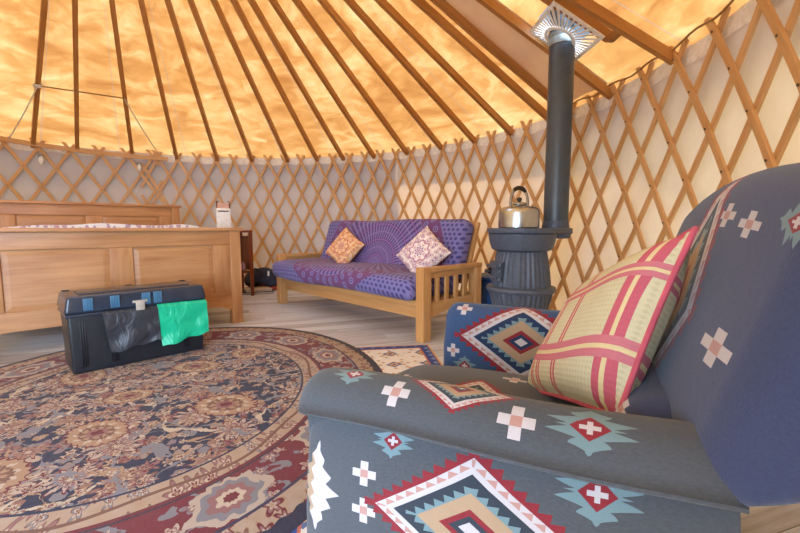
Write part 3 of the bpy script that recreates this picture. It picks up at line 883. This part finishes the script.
sack('refuse_sack', 'crumpled black plastic sack hanging under the chest lid', M_bagblack, ((.143, .330), (.412, .326), (.417, .124), (.172, .096)), 3)
sack('refuse_sack', 'bright green plastic sack hanging under the chest lid', M_baggreen, ((.412, .334), (.688, .328), (.690, .122), (.425, .079)), 9)

# ------------------------------------------------------------------ rugs
RC = Vector((-1.182, 1.847, 0))
rg = MB()
def rgf(a, b):
    t = 2*PI*a; return (1.333*b*math.cos(t), 1.133*b*math.sin(t), .012 if b < .999 else .002)
rg.grid(lambda a, b: rgf(a, [0, .2, .4, .6, .8, .985, 1.][round(b*6)]), 160, 6, lambda a, b: tuple(rgf(a, [0, .2, .4, .6, .8, .985, 1.][round(b*6)])[:2]))
rg = rg.build('oval_rug', M_rug, sharp=0); rg.location = RC + Vector((0, 0, .001)); rg.rotation_euler = (0, 0, -1.416)
tag(rg, 'large round Persian rug in navy, wine and tan under the black chest', 'rug')
sr = MB(); sr.grid(lambda a, b: (-.87+1.74*a, -.38+.76*b, .004), 8, 6, lambda a, b: (-.87+1.74*a, -.38+.76*b))
sr = sr.build('small_rug', M_smallrug); tag(sr, 'small cream rug with a blue border beside the round rug', 'rug')
sr.location = (-.064, 1.776, .001); sr.rotation_euler = (0, 0, R(-82))

# ------------------------------------------------------------------ sofa
SO = Vector((-1.305, 4.215, 0)); su = Vector((.70, -.714, 0)).normalized(); SLn = 2.09; SD = .70
sofa = thing('futon_sofa', 'pine framed futon sofa under a purple mandala throw', 'sofa', SO, math.atan2(su.y, su.x))
def sbx(name, c, size, r=.005, par=sofa, mat=M_sofawood, M=None):
    m = MB(); m.rbox(c, size, r, M=M); return m.build(name, mat, par)
AH = .52; PW = .075
for x in (PW/2, SLn-PW/2):
    arm = thing('arm_frame', None, None, (0, 0, 0)); arm.parent = sofa
    for y in (.045, SD-.04):
        h_ = AH+.004 if y < .1 else AH-.03; sbx('post', (x, y, h_/2), (PW, .085 if y < .1 else .075, h_), .006, arm)
    sbx('armrest', (x, SD/2+.05, AH-.016), (PW-.006, SD-.08, .034), .008, arm)
    sbx('top_rail', (x, SD/2, AH-.055), (.028, SD-.15, .045), .003, arm)
    # lower rail, arched
    m = MB(); vs = []; N = 14
    for i in range(N+1):
        f = i/N; y = .08 + f*(SD-.155); zb = .15 + .045*math.sin(PI*f)
        vs += [(x-.014, y, zb), (x+.014, y, zb), (x+.014, y, .27), (x-.014, y, .27)]
    fs = [[i*4+j, (i+1)*4+j, (i+1)*4+(j+1) % 4, i*4+(j+1) % 4][::-1] for i in range(N) for j in range(4)]
    m.add(vs, fs, [[(vs[q][1], vs[q][2]+vs[q][0]) for q in f] for f in fs], False); m.build('lower_rail', M_sofawood, arm)
    for k in range(4):
        y = .08 + (SD-.155)*(k+1)/5
        sbx('slat', (x, y, .375), (.02, .038, .21), .003, arm)
sbx('seat_rail', (SLn/2, .045, .262), (SLn-2*PW, .05, .05), .005)
sbx('front_rail', (SLn/2, .075, .20), (SLn-2*PW, .03, .095), .004)
sbx('rear_rail', (SLn/2, SD-.06, .22), (SLn-2*PW, .03, .12), .004)
LEAN = R(19)
for k in range(5): sbx('seat_slat', (SLn/2, .13+.1*k, .275), (SLn-2*PW, .06, .016), .003)
Mb = T(0, SD-.16, .40) @ RX(-LEAN)
for x in (PW+.02, SLn-PW-.02): sbx('back_stile', (x, .07, .18), (.04, .03, .62), .004, M=Mb)
for z in (.0, .15, .3, .44): sbx('back_slat', (SLn/2, .07, z), (SLn-2*PW-.08, .02, .06), .003, M=Mb)
# seat and back of the mattress, with UV measured from the middle of the crease
mid = SLn/2
def throwuv(o, f):
    me = o.data; ul = me.uv_layers[0].data
    for p in me.polygons:
        n = p.normal
        for li in p.loop_indices:
            ul[li].uv = f(me.vertices[me.loops[li].vertex_index].co, n)
seat = MB(); seat.rbox((mid, .25, .375), (SLn-.16, .60, .18), .075, 5, n=(30, 8, 2), warp=lambda p: (p[0], p[1] + .010*math.sin(p[0]*7+1)*(1 if p[1] < -.2 else 0), p[2] + .008*math.sin(p[0]*5+.6)*(1 if p[2] > 0 else .3)))
# left end of the mattress pushes past the front post
seat = seat.build('seat_mattress', M_throw, sofa)
throwuv(seat, lambda c, n: (c.x-mid, -(.52-c.y) - (max(0, .44-c.z)) * 1.0))
front = MB(); front.rbox((mid-.03, -.012, .37), (SLn-.10, .14, .165), .066, 5, n=(30, 2, 2), warp=lambda p: (p[0], p[1] + .012*math.sin(p[0]*6+2), p[2] + .008*math.sin(p[0]*4)))
front = front.build('mattress_roll', M_throw, sofa)
throwuv(front, lambda c, n: (c.x-mid, -(.52-c.y) - (max(0, .44-c.z))))
Mb2 = T(0, SD-.14, .40) @ RX(-LEAN)
back = MB(); back.rbox((mid, -.03, .230), (SLn-.17, .17, .50), .07, 5, n=(30, 2, 10), M=Mb2, warp=lambda p: (p[0], p[1] + .008*math.sin(p[0]*5+p[2]*6), p[2] + .006*math.sin(p[0]*6)))
back = back.build('back_mattress', M_throw, sofa)
throwuv(back, lambda c, n: (c.x-mid, (c.z-.44)*1.05 + max(0, (c.y-.62))*0))
def cushion(name, lab, mat, cx, cy, cz, side, ang, lean, yaw, th=.12, group='paisley cushions on the sofa'):
    m = MB(); N = 20
    def f(sg):
        def g_(a, b):
            x, y = 2*a-1, 2*b-1
            pin = 1 - .07*(1-abs(x)**2)*abs(y)**3; pin2 = 1 - .07*(1-abs(y)**2)*abs(x)**3
            h = ((1-x**4)*(1-y**4))**.55
            return (side/2*x*pin2, sg*th/2*h, side/2*y*pin)
        return g_
    uvf = lambda a, b: (2*a-1, 2*b-1)
    m.grid(f(-1), N, N, uvf); m.grid(lambda a, b: f(1)(1-a, b), N, N, uvf)
    o = m.build(name, mat)
    o.matrix_basis = T(cx, cy, cz) @ RZ(yaw) @ RX(lean) @ RY(ang)
    return tag(o, lab, 'cushion', group)
syaw = math.atan2(su.y, su.x)
def sw(x, y): 
    p = SO + su*x + Vector((-su.y, su.x, 0))*y; return p.x, p.y
x, y = sw(.72, .36); cushion('cushion', 'orange and cream paisley cushion on the left of the sofa', M_cushorange, x, y, .595, .33, R(33), -R(24), syaw + R(16))
x, y = sw(1.80, .31); cushion('cushion', 'white and mauve paisley cushion on the right of the sofa', M_cushwhite, x, y, .595, .35, R(40), -R(26), syaw + R(12))
tgm = MB(); tgm.rbox((.0, -.085, .325), (.035, .006, .05), .002, 1); tgo = tgm.build('care_tag', M_white, sofa); tgo['label'] = 'white label at the mattress corner'

# blue tub between the sofa and the stove
bb = thing('storage_tub', 'blue plastic tub on the floor between the sofa and the stove', 'tub', (.84, 3.62, 0.001), R(-45))
m = MB(); m.rbox((0, 0, .175), (.34, .30, .35), .03, 3, warp=lambda p: (p[0]*(1+.1*p[2]), p[1]*(1+.1*p[2]), p[2])); m.build('body', M_bluebox, bb)
m = MB(); m.rbox((0, 0, .355), (.385, .345, .025), .008); m.build('lid', M_bluebox, bb)

# ------------------------------------------------------------------ stove
SX, SY = .825, 2.735
st = thing('pot_belly_stove', 'dark grey cast iron pot-belly stove beside the sofa', 'stove', (SX, SY, 0), R(10)); st.scale = (.96, .96, 1)
flute = lambda t, z: 1 + .02*math.cos(t*36)
m = MB(); m.lathe([(.15, .10), (.158, .14), (.176, .22), (.200, .30), (.216, .365), (.21, .375)], 160, rad=flute); m.lathe([(0, .10), (.15, .10)], 40); m.build('lower_barrel', M_iron, st)
m = MB(); m.lathe([(.19, .363), (.232, .370), (.242, .386), (.236, .402), (.19, .412)], 48); m.build('belly_ring', M_iron, st)
m = MB(); m.lathe([(.200, .405), (.199, .44), (.192, .50), (.182, .57), (.172, .62), (.168, .64)], 160, rad=flute); m.build('upper_barrel', M_iron, st)
m = MB(); m.lathe([(.155, .635), (.185, .645), (.205, .655), (.222, .70), (.232, .755), (.225, .76)], 48); m.build('hopper', M_iron, st)
# top plate with an extension that carries the flue
FLX, FLY = CX + FR*math.sin(R(FA)), CY + FR*math.cos(R(FA))
fdir = Vector((FLX-SX, FLY-SY, 0)); fd = fdir.length; fa = math.atan2(fdir.y, fdir.x) - R(10)
m = MB(); N = 64; rim = []
for i in range(N):
    t = 2*PI*i/N; r0 = .240
    d = Vector((math.cos(t), math.sin(t), 0)); ax = Vector((math.cos(fa), math.sin(fa), 0))
    # hull of two circles
    best = 0
    for q in range(11):
        cc = ax*fd*q/10; rad = r0 + (.125-r0)*q/10
        bq = d.dot(cc); disc = bq*bq - cc.length_squared + rad*rad
        if disc > 0: best = max(best, bq + math.sqrt(disc))
    rim.append(d*best)
prof = [(0, .792), (.93, .792), (.975, .796), (1.0, .792), (1.0, .772), (.985, .764), (.90, .758), (0, .758)]
m.grid(lambda a, b: tuple(rim[round(a*N) % N]*prof[round(b*7)][0] + Vector((0, 0, prof[round(b*7)][1]))), N, 7); m.build('top_plate', M_iron, st)
m = MB(); fd /= .96; c0 = Vector((fd*math.cos(fa), fd*math.sin(fa), 0))
m.lathe([(.092, .79), (.094, .80), (.090, .825), (.086, .845)], 40, M=T(c0.x, c0.y, 0)); m.lathe([(.08, .725), (.10, .73), (.108, .76)], 40, M=T(c0.x, c0.y, 0)); m.build('flue_collar', M_iron, st)
m = MB(); m.rbox((c0.x*1.42, c0.y*1.42, .768), (.05, .03, .022), .006, M=None); m.build('latch', M_ironblack, st)
# door on the left side
Dm = RZ(R(183))
m = MB(); 
m.grid(lambda a, b: ((.212)*math.cos((a-.5)*.85), (.212)*math.sin((a-.5)*.85), .44 + .135*b), 14, 6, M=Dm)
m.grid(lambda a, b: ((.194)*math.cos((.5-a)*.85), (.194)*math.sin((.5-a)*.85), .44 + .135*b), 14, 6, M=Dm)
for e in (0, 1):
    m.grid(lambda a, b: ((.194+.018*a)*math.cos((e-.5)*.85), (.194+.018*a)*math.sin((e-.5)*.85), .44 + .135*b), 1, 6, M=Dm)
    m.grid(lambda a, b: ((.194+.018*b)*math.cos((a-.5)*.85), (.194+.018*b)*math.sin((a-.5)*.85), .44 + .135*e), 14, 1, M=Dm)
dr = m.build('door', M_iron, st)
m = MB()
for z in (.46, .51, .555): m.lathe([(0, -.014), (.013, -.012), (.015, 0), (.013, .012), (0, .014)], 12, M=Dm @ RZ(.38) @ T(.222, 0, z))
for z in (.47, .545): m.rbox((.222, .0, z), (.02, .15, .018), .004, M=Dm)
m.build('hinge', M_iron, dr)
m = MB(); m.lathe([(0, 0), (.02, .002), (.022, .02), (.012, .03), (.01, .05), (0, .05)], 14, M=Dm @ RZ(-.28) @ T(.205, 0, .505) @ RY(PI/2)); m.build('knob', M_ironblack, dr)
m = MB(); m.lathe([(.15, .10), (.20, .085), (.205, .07), (.15, .06), (0, .06)][::-1], 40); m.build('base', M_iron, st)
for k in range(4):
    a = PI/4 + k*PI/2
    m = MB(); m.tube([(.15*math.cos(a), .15*math.sin(a), .08), (.20*math.cos(a), .20*math.sin(a), .05), (.215*math.cos(a), .215*math.sin(a), .0)], .022, taper=[1, .8, 1]); m.build('leg', M_iron, st)

# flue pipe
fp = thing('stove_pipe', 'tall dark grey stove pipe rising from the stove to the roof', 'stove pipe', (FLX, FLY, .846))
topz = 2.04 - .846
m = MB(); m.lathe([(0, 0), (.081, 0), (.081, topz-.05)], 40); m.build('pipe', M_flue, fp)
m = MB(); m.lathe([(.081, topz-.05), (.086, topz-.048), (.086, topz-.005), (.083, topz), (.086, topz+.005), (.086, topz+.03), (.08, topz+.032)], 40); m.build('joint_band', plain('grey_band', hx('8d9492'), .35, .3), fp)
m = MB(); m.lathe([(.075, 0), (.078, .9), (0, .9)], 32, M=T(-.006, -.004, topz+.02) @ RX(.06) @ RY(-.05)); m.lathe([(.0, .02), (.09, .025)], 32, M=T(0, 0, topz)); m.build('upper_pipe', M_ironblack, fp)

# kettle on the stove
KX, KY = SX - .02, SY - .06
kt = thing('kettle', 'brushed steel whistling kettle on the stove top', 'kettle', (KX-.022, KY, .793), R(214))
m = MB(); m.lathe([(0, .0), (.122, .0), (.130, .008), (.131, .03), (.130, .10), (.127, .122), (.114, .136), (.06, .149), (.045, .158)], 48); m.build('body', M_steel, kt)
m = MB(); m.lathe([(.047, .156), (.05, .160), (.045, .168), (.02, .174), (0, .175)], 32); ld_ = m.build('lid', M_steel, kt)
m = MB(); m.lathe([(.010, .172), (.012, .180), (.018, .186), (.016, .20), (0, .205)], 16); m.build('knob', M_bakelite, ld_)
m = MB(); m.tube([(-.10, 0, .085), (-.13, 0, .115), (-.150, 0, .150)], .022, 14, taper=[1.1, .85, .65]); m.build('spout', M_steel, kt)
hp = []
for i in range(15):
    t = PI*i/14; hp.append((.085*math.cos(t)*(1 + .1*math.sin(t)), 0, .13 + .135*math.sin(t)**.7))
m = MB(); m.tube(hp[:5], .006, rz=.014, up=[(math.cos(PI*i/14), 0, math.sin(PI*i/14)) for i in range(5)]); m.tube(hp[10:], .006, rz=.014, up=[(math.cos(PI*i/14), 0, math.sin(PI*i/14)) for i in range(10, 15)]); hd_ = m.build('handle', M_steel, kt)
m = MB(); m.tube(hp[4:11], .014, 12, taper=[.8, 1, 1.05, 1.0, 1.05, 1, .8]); m.build('grip', M_bakelite, hd_)

# ------------------------------------------------------------------ armchair
P0 = Vector((-.144, .72, 0)); Nv = Vector((.454, .891, 0)); Sv = Vector((.891, -.454, 0))
NC, SC = .37, .33
ch = thing('armchair', 'slate blue kilim upholstered armchair in the right foreground', 'armchair', P0 + Nv*NC + Sv*SC, math.atan2(-Nv.y, -Nv.x))
def L(s, n, z): return (NC - n, s - SC, z)      # chair s (back), n (to the far arm), z  -> local
def kmat(key, **k): return kilim('kilim_' + key, exec_motifs[key], **k)
def armpad(n0, out, mat, name):
    """arm with a flat inside, a round top and a roll on the outside; out=-1 near arm, +1 far arm"""
    prof = [(.058, .20), (.058, .30), (.058, .40), (.058, .46)]
    for k in range(1, 9):
        t = PI*k/8; prof.append((.058*math.cos(t) - (.006*(1-math.cos(t))/2), .482 + .062*math.sin(t)))
    for k in range(1, 6):
        t = PI + PI*.62*k/5; prof.append(((.008 + .078*math.cos(t)) if k < 5 else -.03, .499 + .036*math.sin(t)))
    prof += [(-.01, .40), (-.01, .20)]
    al = [0]
    for k in range(1, len(prof)): al.append(al[-1] + math.dist(prof[k], prof[k-1]))
    s0, s1 = -.028, .60; NS = 40
    def st_(a):
        s = s0 + (s1-s0)*a
        return s
    def fn(a, b):
        s = st_(a); k = round(b*(len(prof)-1)); n, z = prof[k]
        d = max(0, (.045 - (s - s0))/.045); sc = math.sqrt(max(0, 1-d*d)) if d else 1.
        sc = max(sc, .02)
        nn = n*(.25+.75*sc) if z > .43 else n*(.6+.4*sc)
        zz = .465 + (z-.465)*(.3 + .7*sc) if z > .43 else z
        slope = ((.035*max(-.1, s)*max(0, min(1, (z-.30)/.12)) + ((.024*max(0, min(1, s/.25)) + .014*max(0, min(1, (s-.2)/.25))) if 12 < k < 18 else 0)) if out < 0 else 0)
        sag = .004*math.sin(s*11)*(z > .45)
        return L(s, n0 + -out*nn if out < 0 else n0 - nn, zz + slope + sag) if out < 0 else L(s, n0 - nn, zz + slope)
    m = MB()
    aw = [0, .008, .016, .026, .038, .052, .07]
    params = [x/(s1-s0) for x in aw] + [(.07 + (s1-s0-.07)*k/24)/(s1-s0) for k in range(1, 25)]
    nP = len(params)-1
    m.grid(lambda a, b: fn(params[round(a*nP)], b), nP, len(prof)-1, lambda a, b: (st_(params[round(a*nP)]), al[round(b*(len(prof)-1))]))
    # front cap
    m.grid(lambda a, b: Vector(fn(0, a)).lerp(Vector(L(s0-.002, n0, .46)), b), len(prof)-1, 1, lambda a, b: (s0-.1, al[round(a*(len(prof)-1))]))
    return m.build(name, mat, ch, sharp=0)
def armpanel(n0, out, mat, name):
    """outer side of the arm below the roll, with a rounded bulging front"""
    pts = []
    def add(s, n): pts.append((s, n))
    for k in range(9): add(.60 - (.60-.085)*k/8, -.050)
    for k in range(1, 16):
        t = PI*k/16; add(.060 - .080*math.sin(t)**.8 + .025*(1-math.sin(t)), -.050*math.cos(t))
    for k in range(5): add(.085 + .515*k/4, .052)
    al = [0]
    for k in range(1, len(pts)): al.append(al[-1] + math.dist(pts[k], pts[k-1]))
    zs = [.0, .02, .10, .20, .28, .36, .41, .445, .465]
    def fn(a, b):
        k = round(a*(len(pts)-1)); s, n = pts[k]; z = zs[round(b*8)]
        bul = .008*math.sin(PI*min(1, z/.45))
        front = max(0, 1 - abs(s)/.075)
        pin = 1 - .35*max(0, (z-.40)/.055)
        return L(s - front*bul*1.2, n0 + (n*pin + (-bul if n < 0 else 0))*(-out), z*(1 + (.19*s if out < 0 else 0)))
    m = MB(); m.grid(fn, len(pts)-1, 8, lambda a, b: (al[round(a*(len(pts)-1))], zs[round(b*8)]))
    return m.build(name, mat, ch, sharp=0)
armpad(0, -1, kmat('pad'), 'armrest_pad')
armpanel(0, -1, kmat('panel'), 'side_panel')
armpad(2*NC, 1, kmat('farpad', base='33496c', dark='22324e'), 'armrest_pad')  # same fabric as the near arm; bluer light here put into the base
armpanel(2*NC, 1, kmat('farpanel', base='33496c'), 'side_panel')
m = MB(); m.rbox((0, 0, 0), (2*NC-.10, .66, .17), .05, 4, n=(8, 8, 2), warp=lambda p: (p[0], p[1], p[2] + (.10*max(0, 1-(p[0]/.33)**2)*(1-.35*(p[1]/.33)**2) if p[2] > 0 else 0)), M=T(*L(.245, NC, .235)), faceuv=True)
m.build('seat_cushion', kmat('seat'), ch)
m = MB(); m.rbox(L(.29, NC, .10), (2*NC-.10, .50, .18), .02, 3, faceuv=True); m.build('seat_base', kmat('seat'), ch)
# back: thick rounded cushion leaning back
BL_ = R(17)
def bwarp(p):
    x, y, z = p
    k = 1 - .10*max(0, z/.25)**2
    up = max(0, -z/.25)
    return (x*k, y - .02*(1-(x/.47)**2), z - .05*(x/.47)**2*(z/.22) + 1.35*max(0, y+.09)*up)
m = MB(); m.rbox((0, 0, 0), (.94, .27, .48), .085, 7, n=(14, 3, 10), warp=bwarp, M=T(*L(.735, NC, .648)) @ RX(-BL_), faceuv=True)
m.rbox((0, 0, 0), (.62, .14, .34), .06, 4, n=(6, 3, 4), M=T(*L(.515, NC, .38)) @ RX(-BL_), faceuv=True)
m.build('backrest', kmat('back', base='383f5a'), ch, sharp=0)  # same fabric again; the light on the back put into a bluer base
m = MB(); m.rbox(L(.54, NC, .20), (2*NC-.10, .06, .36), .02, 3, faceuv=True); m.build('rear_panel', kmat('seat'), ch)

# pillow on the armchair: corners as it lies, bottom on the seat and arm, leaning on the back
pTR, pBR, pTL, pBL = Vector((.452, .62, .798)), Vector((.345, .612, .50)), Vector((.478, 1.0, .655)), Vector((.325, 1.0, .385))
pw = thing('throw_pillow', 'cream pillow with pink plaid stripes leaning in the armchair', 'pillow', (pBR+pBL)/2)
off = (pBR+pBL)/2
pn_ = (pTL-pBL).cross(pBR-pBL).normalized()
if pn_.x > 0: pn_ = -pn_
def pf(sg):
    def f(a, b):
        p = pBL.lerp(pBR, a).lerp(pTL.lerp(pTR, a), b)
        x, y = 2*a-1, 2*b-1
        h = ((1-x**4)*(1-y**4))**.6
        ctr = (pBL+pBR+pTL+pTR)/4
        p = ctr + (p-ctr)*(1 - .05*((1-x*x)*abs(y)**3 + (1-y*y)*abs(x)**3))
        return p + pn_*(sg*.055*h + .0) - off
    return f
m = MB(); uvf = lambda a, b: (a*.42, b*.34)
m.grid(pf(1), 24, 24, uvf); m.grid(lambda a, b: pf(-1)(1-a, b), 24, 24, uvf); m.build('cover', M_plaid, pw)
edge = []
for k in range(25): edge.append(pf(0)(k/24, 0))
for k in range(1, 25): edge.append(pf(0)(1, k/24))
for k in range(1, 25): edge.append(pf(0)(1-k/24, 1))
for k in range(1, 25): edge.append(pf(0)(0, 1-k/24))
m = MB(); m.tube(edge, .005, 8, up=tuple(pn_)); m.build('piping', M_piping, pw)

# ------------------------------------------------------------------ light
SKY, SKYFILL, SKYC = 1.5, 48.0, (.56, .76, 1., 1)   # unseen bright sky patch behind the camera, added as cool fill
sd = Vector((.14, .66, .72)).normalized()
sun = bpy.data.lights.new('sun', 'SUN'); sun.energy = 20.; sun.angle = R(3); sun.color = (.92, .95, 1.)
so = bpy.data.objects.new('sun', sun); COL.objects.link(so); so.rotation_euler = sd.to_track_quat('Z', 'Y').to_euler(); so.location = sd*12
w = bpy.data.worlds.new('sky'); scene.world = w; w.use_nodes = True
nt = w.node_tree; bgn = nt.nodes['Background']
tc = nt.nodes.new('ShaderNodeTexCoord'); dp = nt.nodes.new('ShaderNodeVectorMath'); dp.operation = 'DOT_PRODUCT'
dp.inputs[1].default_value = Vector((-.12, -.95, .28)).normalized()
nt.links.new(tc.outputs['Generated'], dp.inputs[0])
mr = nt.nodes.new('ShaderNodeMapRange'); mr.interpolation_type = 'SMOOTHSTEP'
mr.inputs[1].default_value = .35; mr.inputs[2].default_value = .95; mr.inputs[3].default_value = SKY; mr.inputs[4].default_value = SKYFILL
nt.links.new(dp.outputs['Value'], mr.inputs[0]); nt.links.new(mr.outputs[0], bgn.inputs[1])
mc = nt.nodes.new('ShaderNodeMix'); mc.data_type = 'RGBA'
m2 = nt.nodes.new('ShaderNodeMapRange'); m2.inputs[1].default_value = .35; m2.inputs[2].default_value = .7
nt.links.new(dp.outputs['Value'], m2.inputs[0]); nt.links.new(m2.outputs[0], mc.inputs[0])
mc.inputs[6].default_value = (.40, .64, 1., 1); mc.inputs[7].default_value = SKYC
nt.links.new(mc.outputs[2], bgn.inputs[0])
pt = bpy.data.lights.new('doorway_portal', 'AREA'); pt.shape = 'RECTANGLE'; pt.size = 1.82; pt.size_y = DOORH
pt.cycles.is_portal = True
po = bpy.data.objects.new('doorway_portal', pt); COL.objects.link(po)
pp = Vector(wp(dm, DOORH/2, RW + .06)); po.location = pp
po.rotation_euler = (Vector((CX, CY, DOORH/2)) - pp).to_track_quat('-Z', 'Z').to_euler()

scene.view_settings.view_transform = 'Standard'; scene.view_settings.look = 'None'
scene.view_settings.gamma = 1; scene.view_settings.use_curve_mapping = False
scene.view_settings.exposure = -1.25
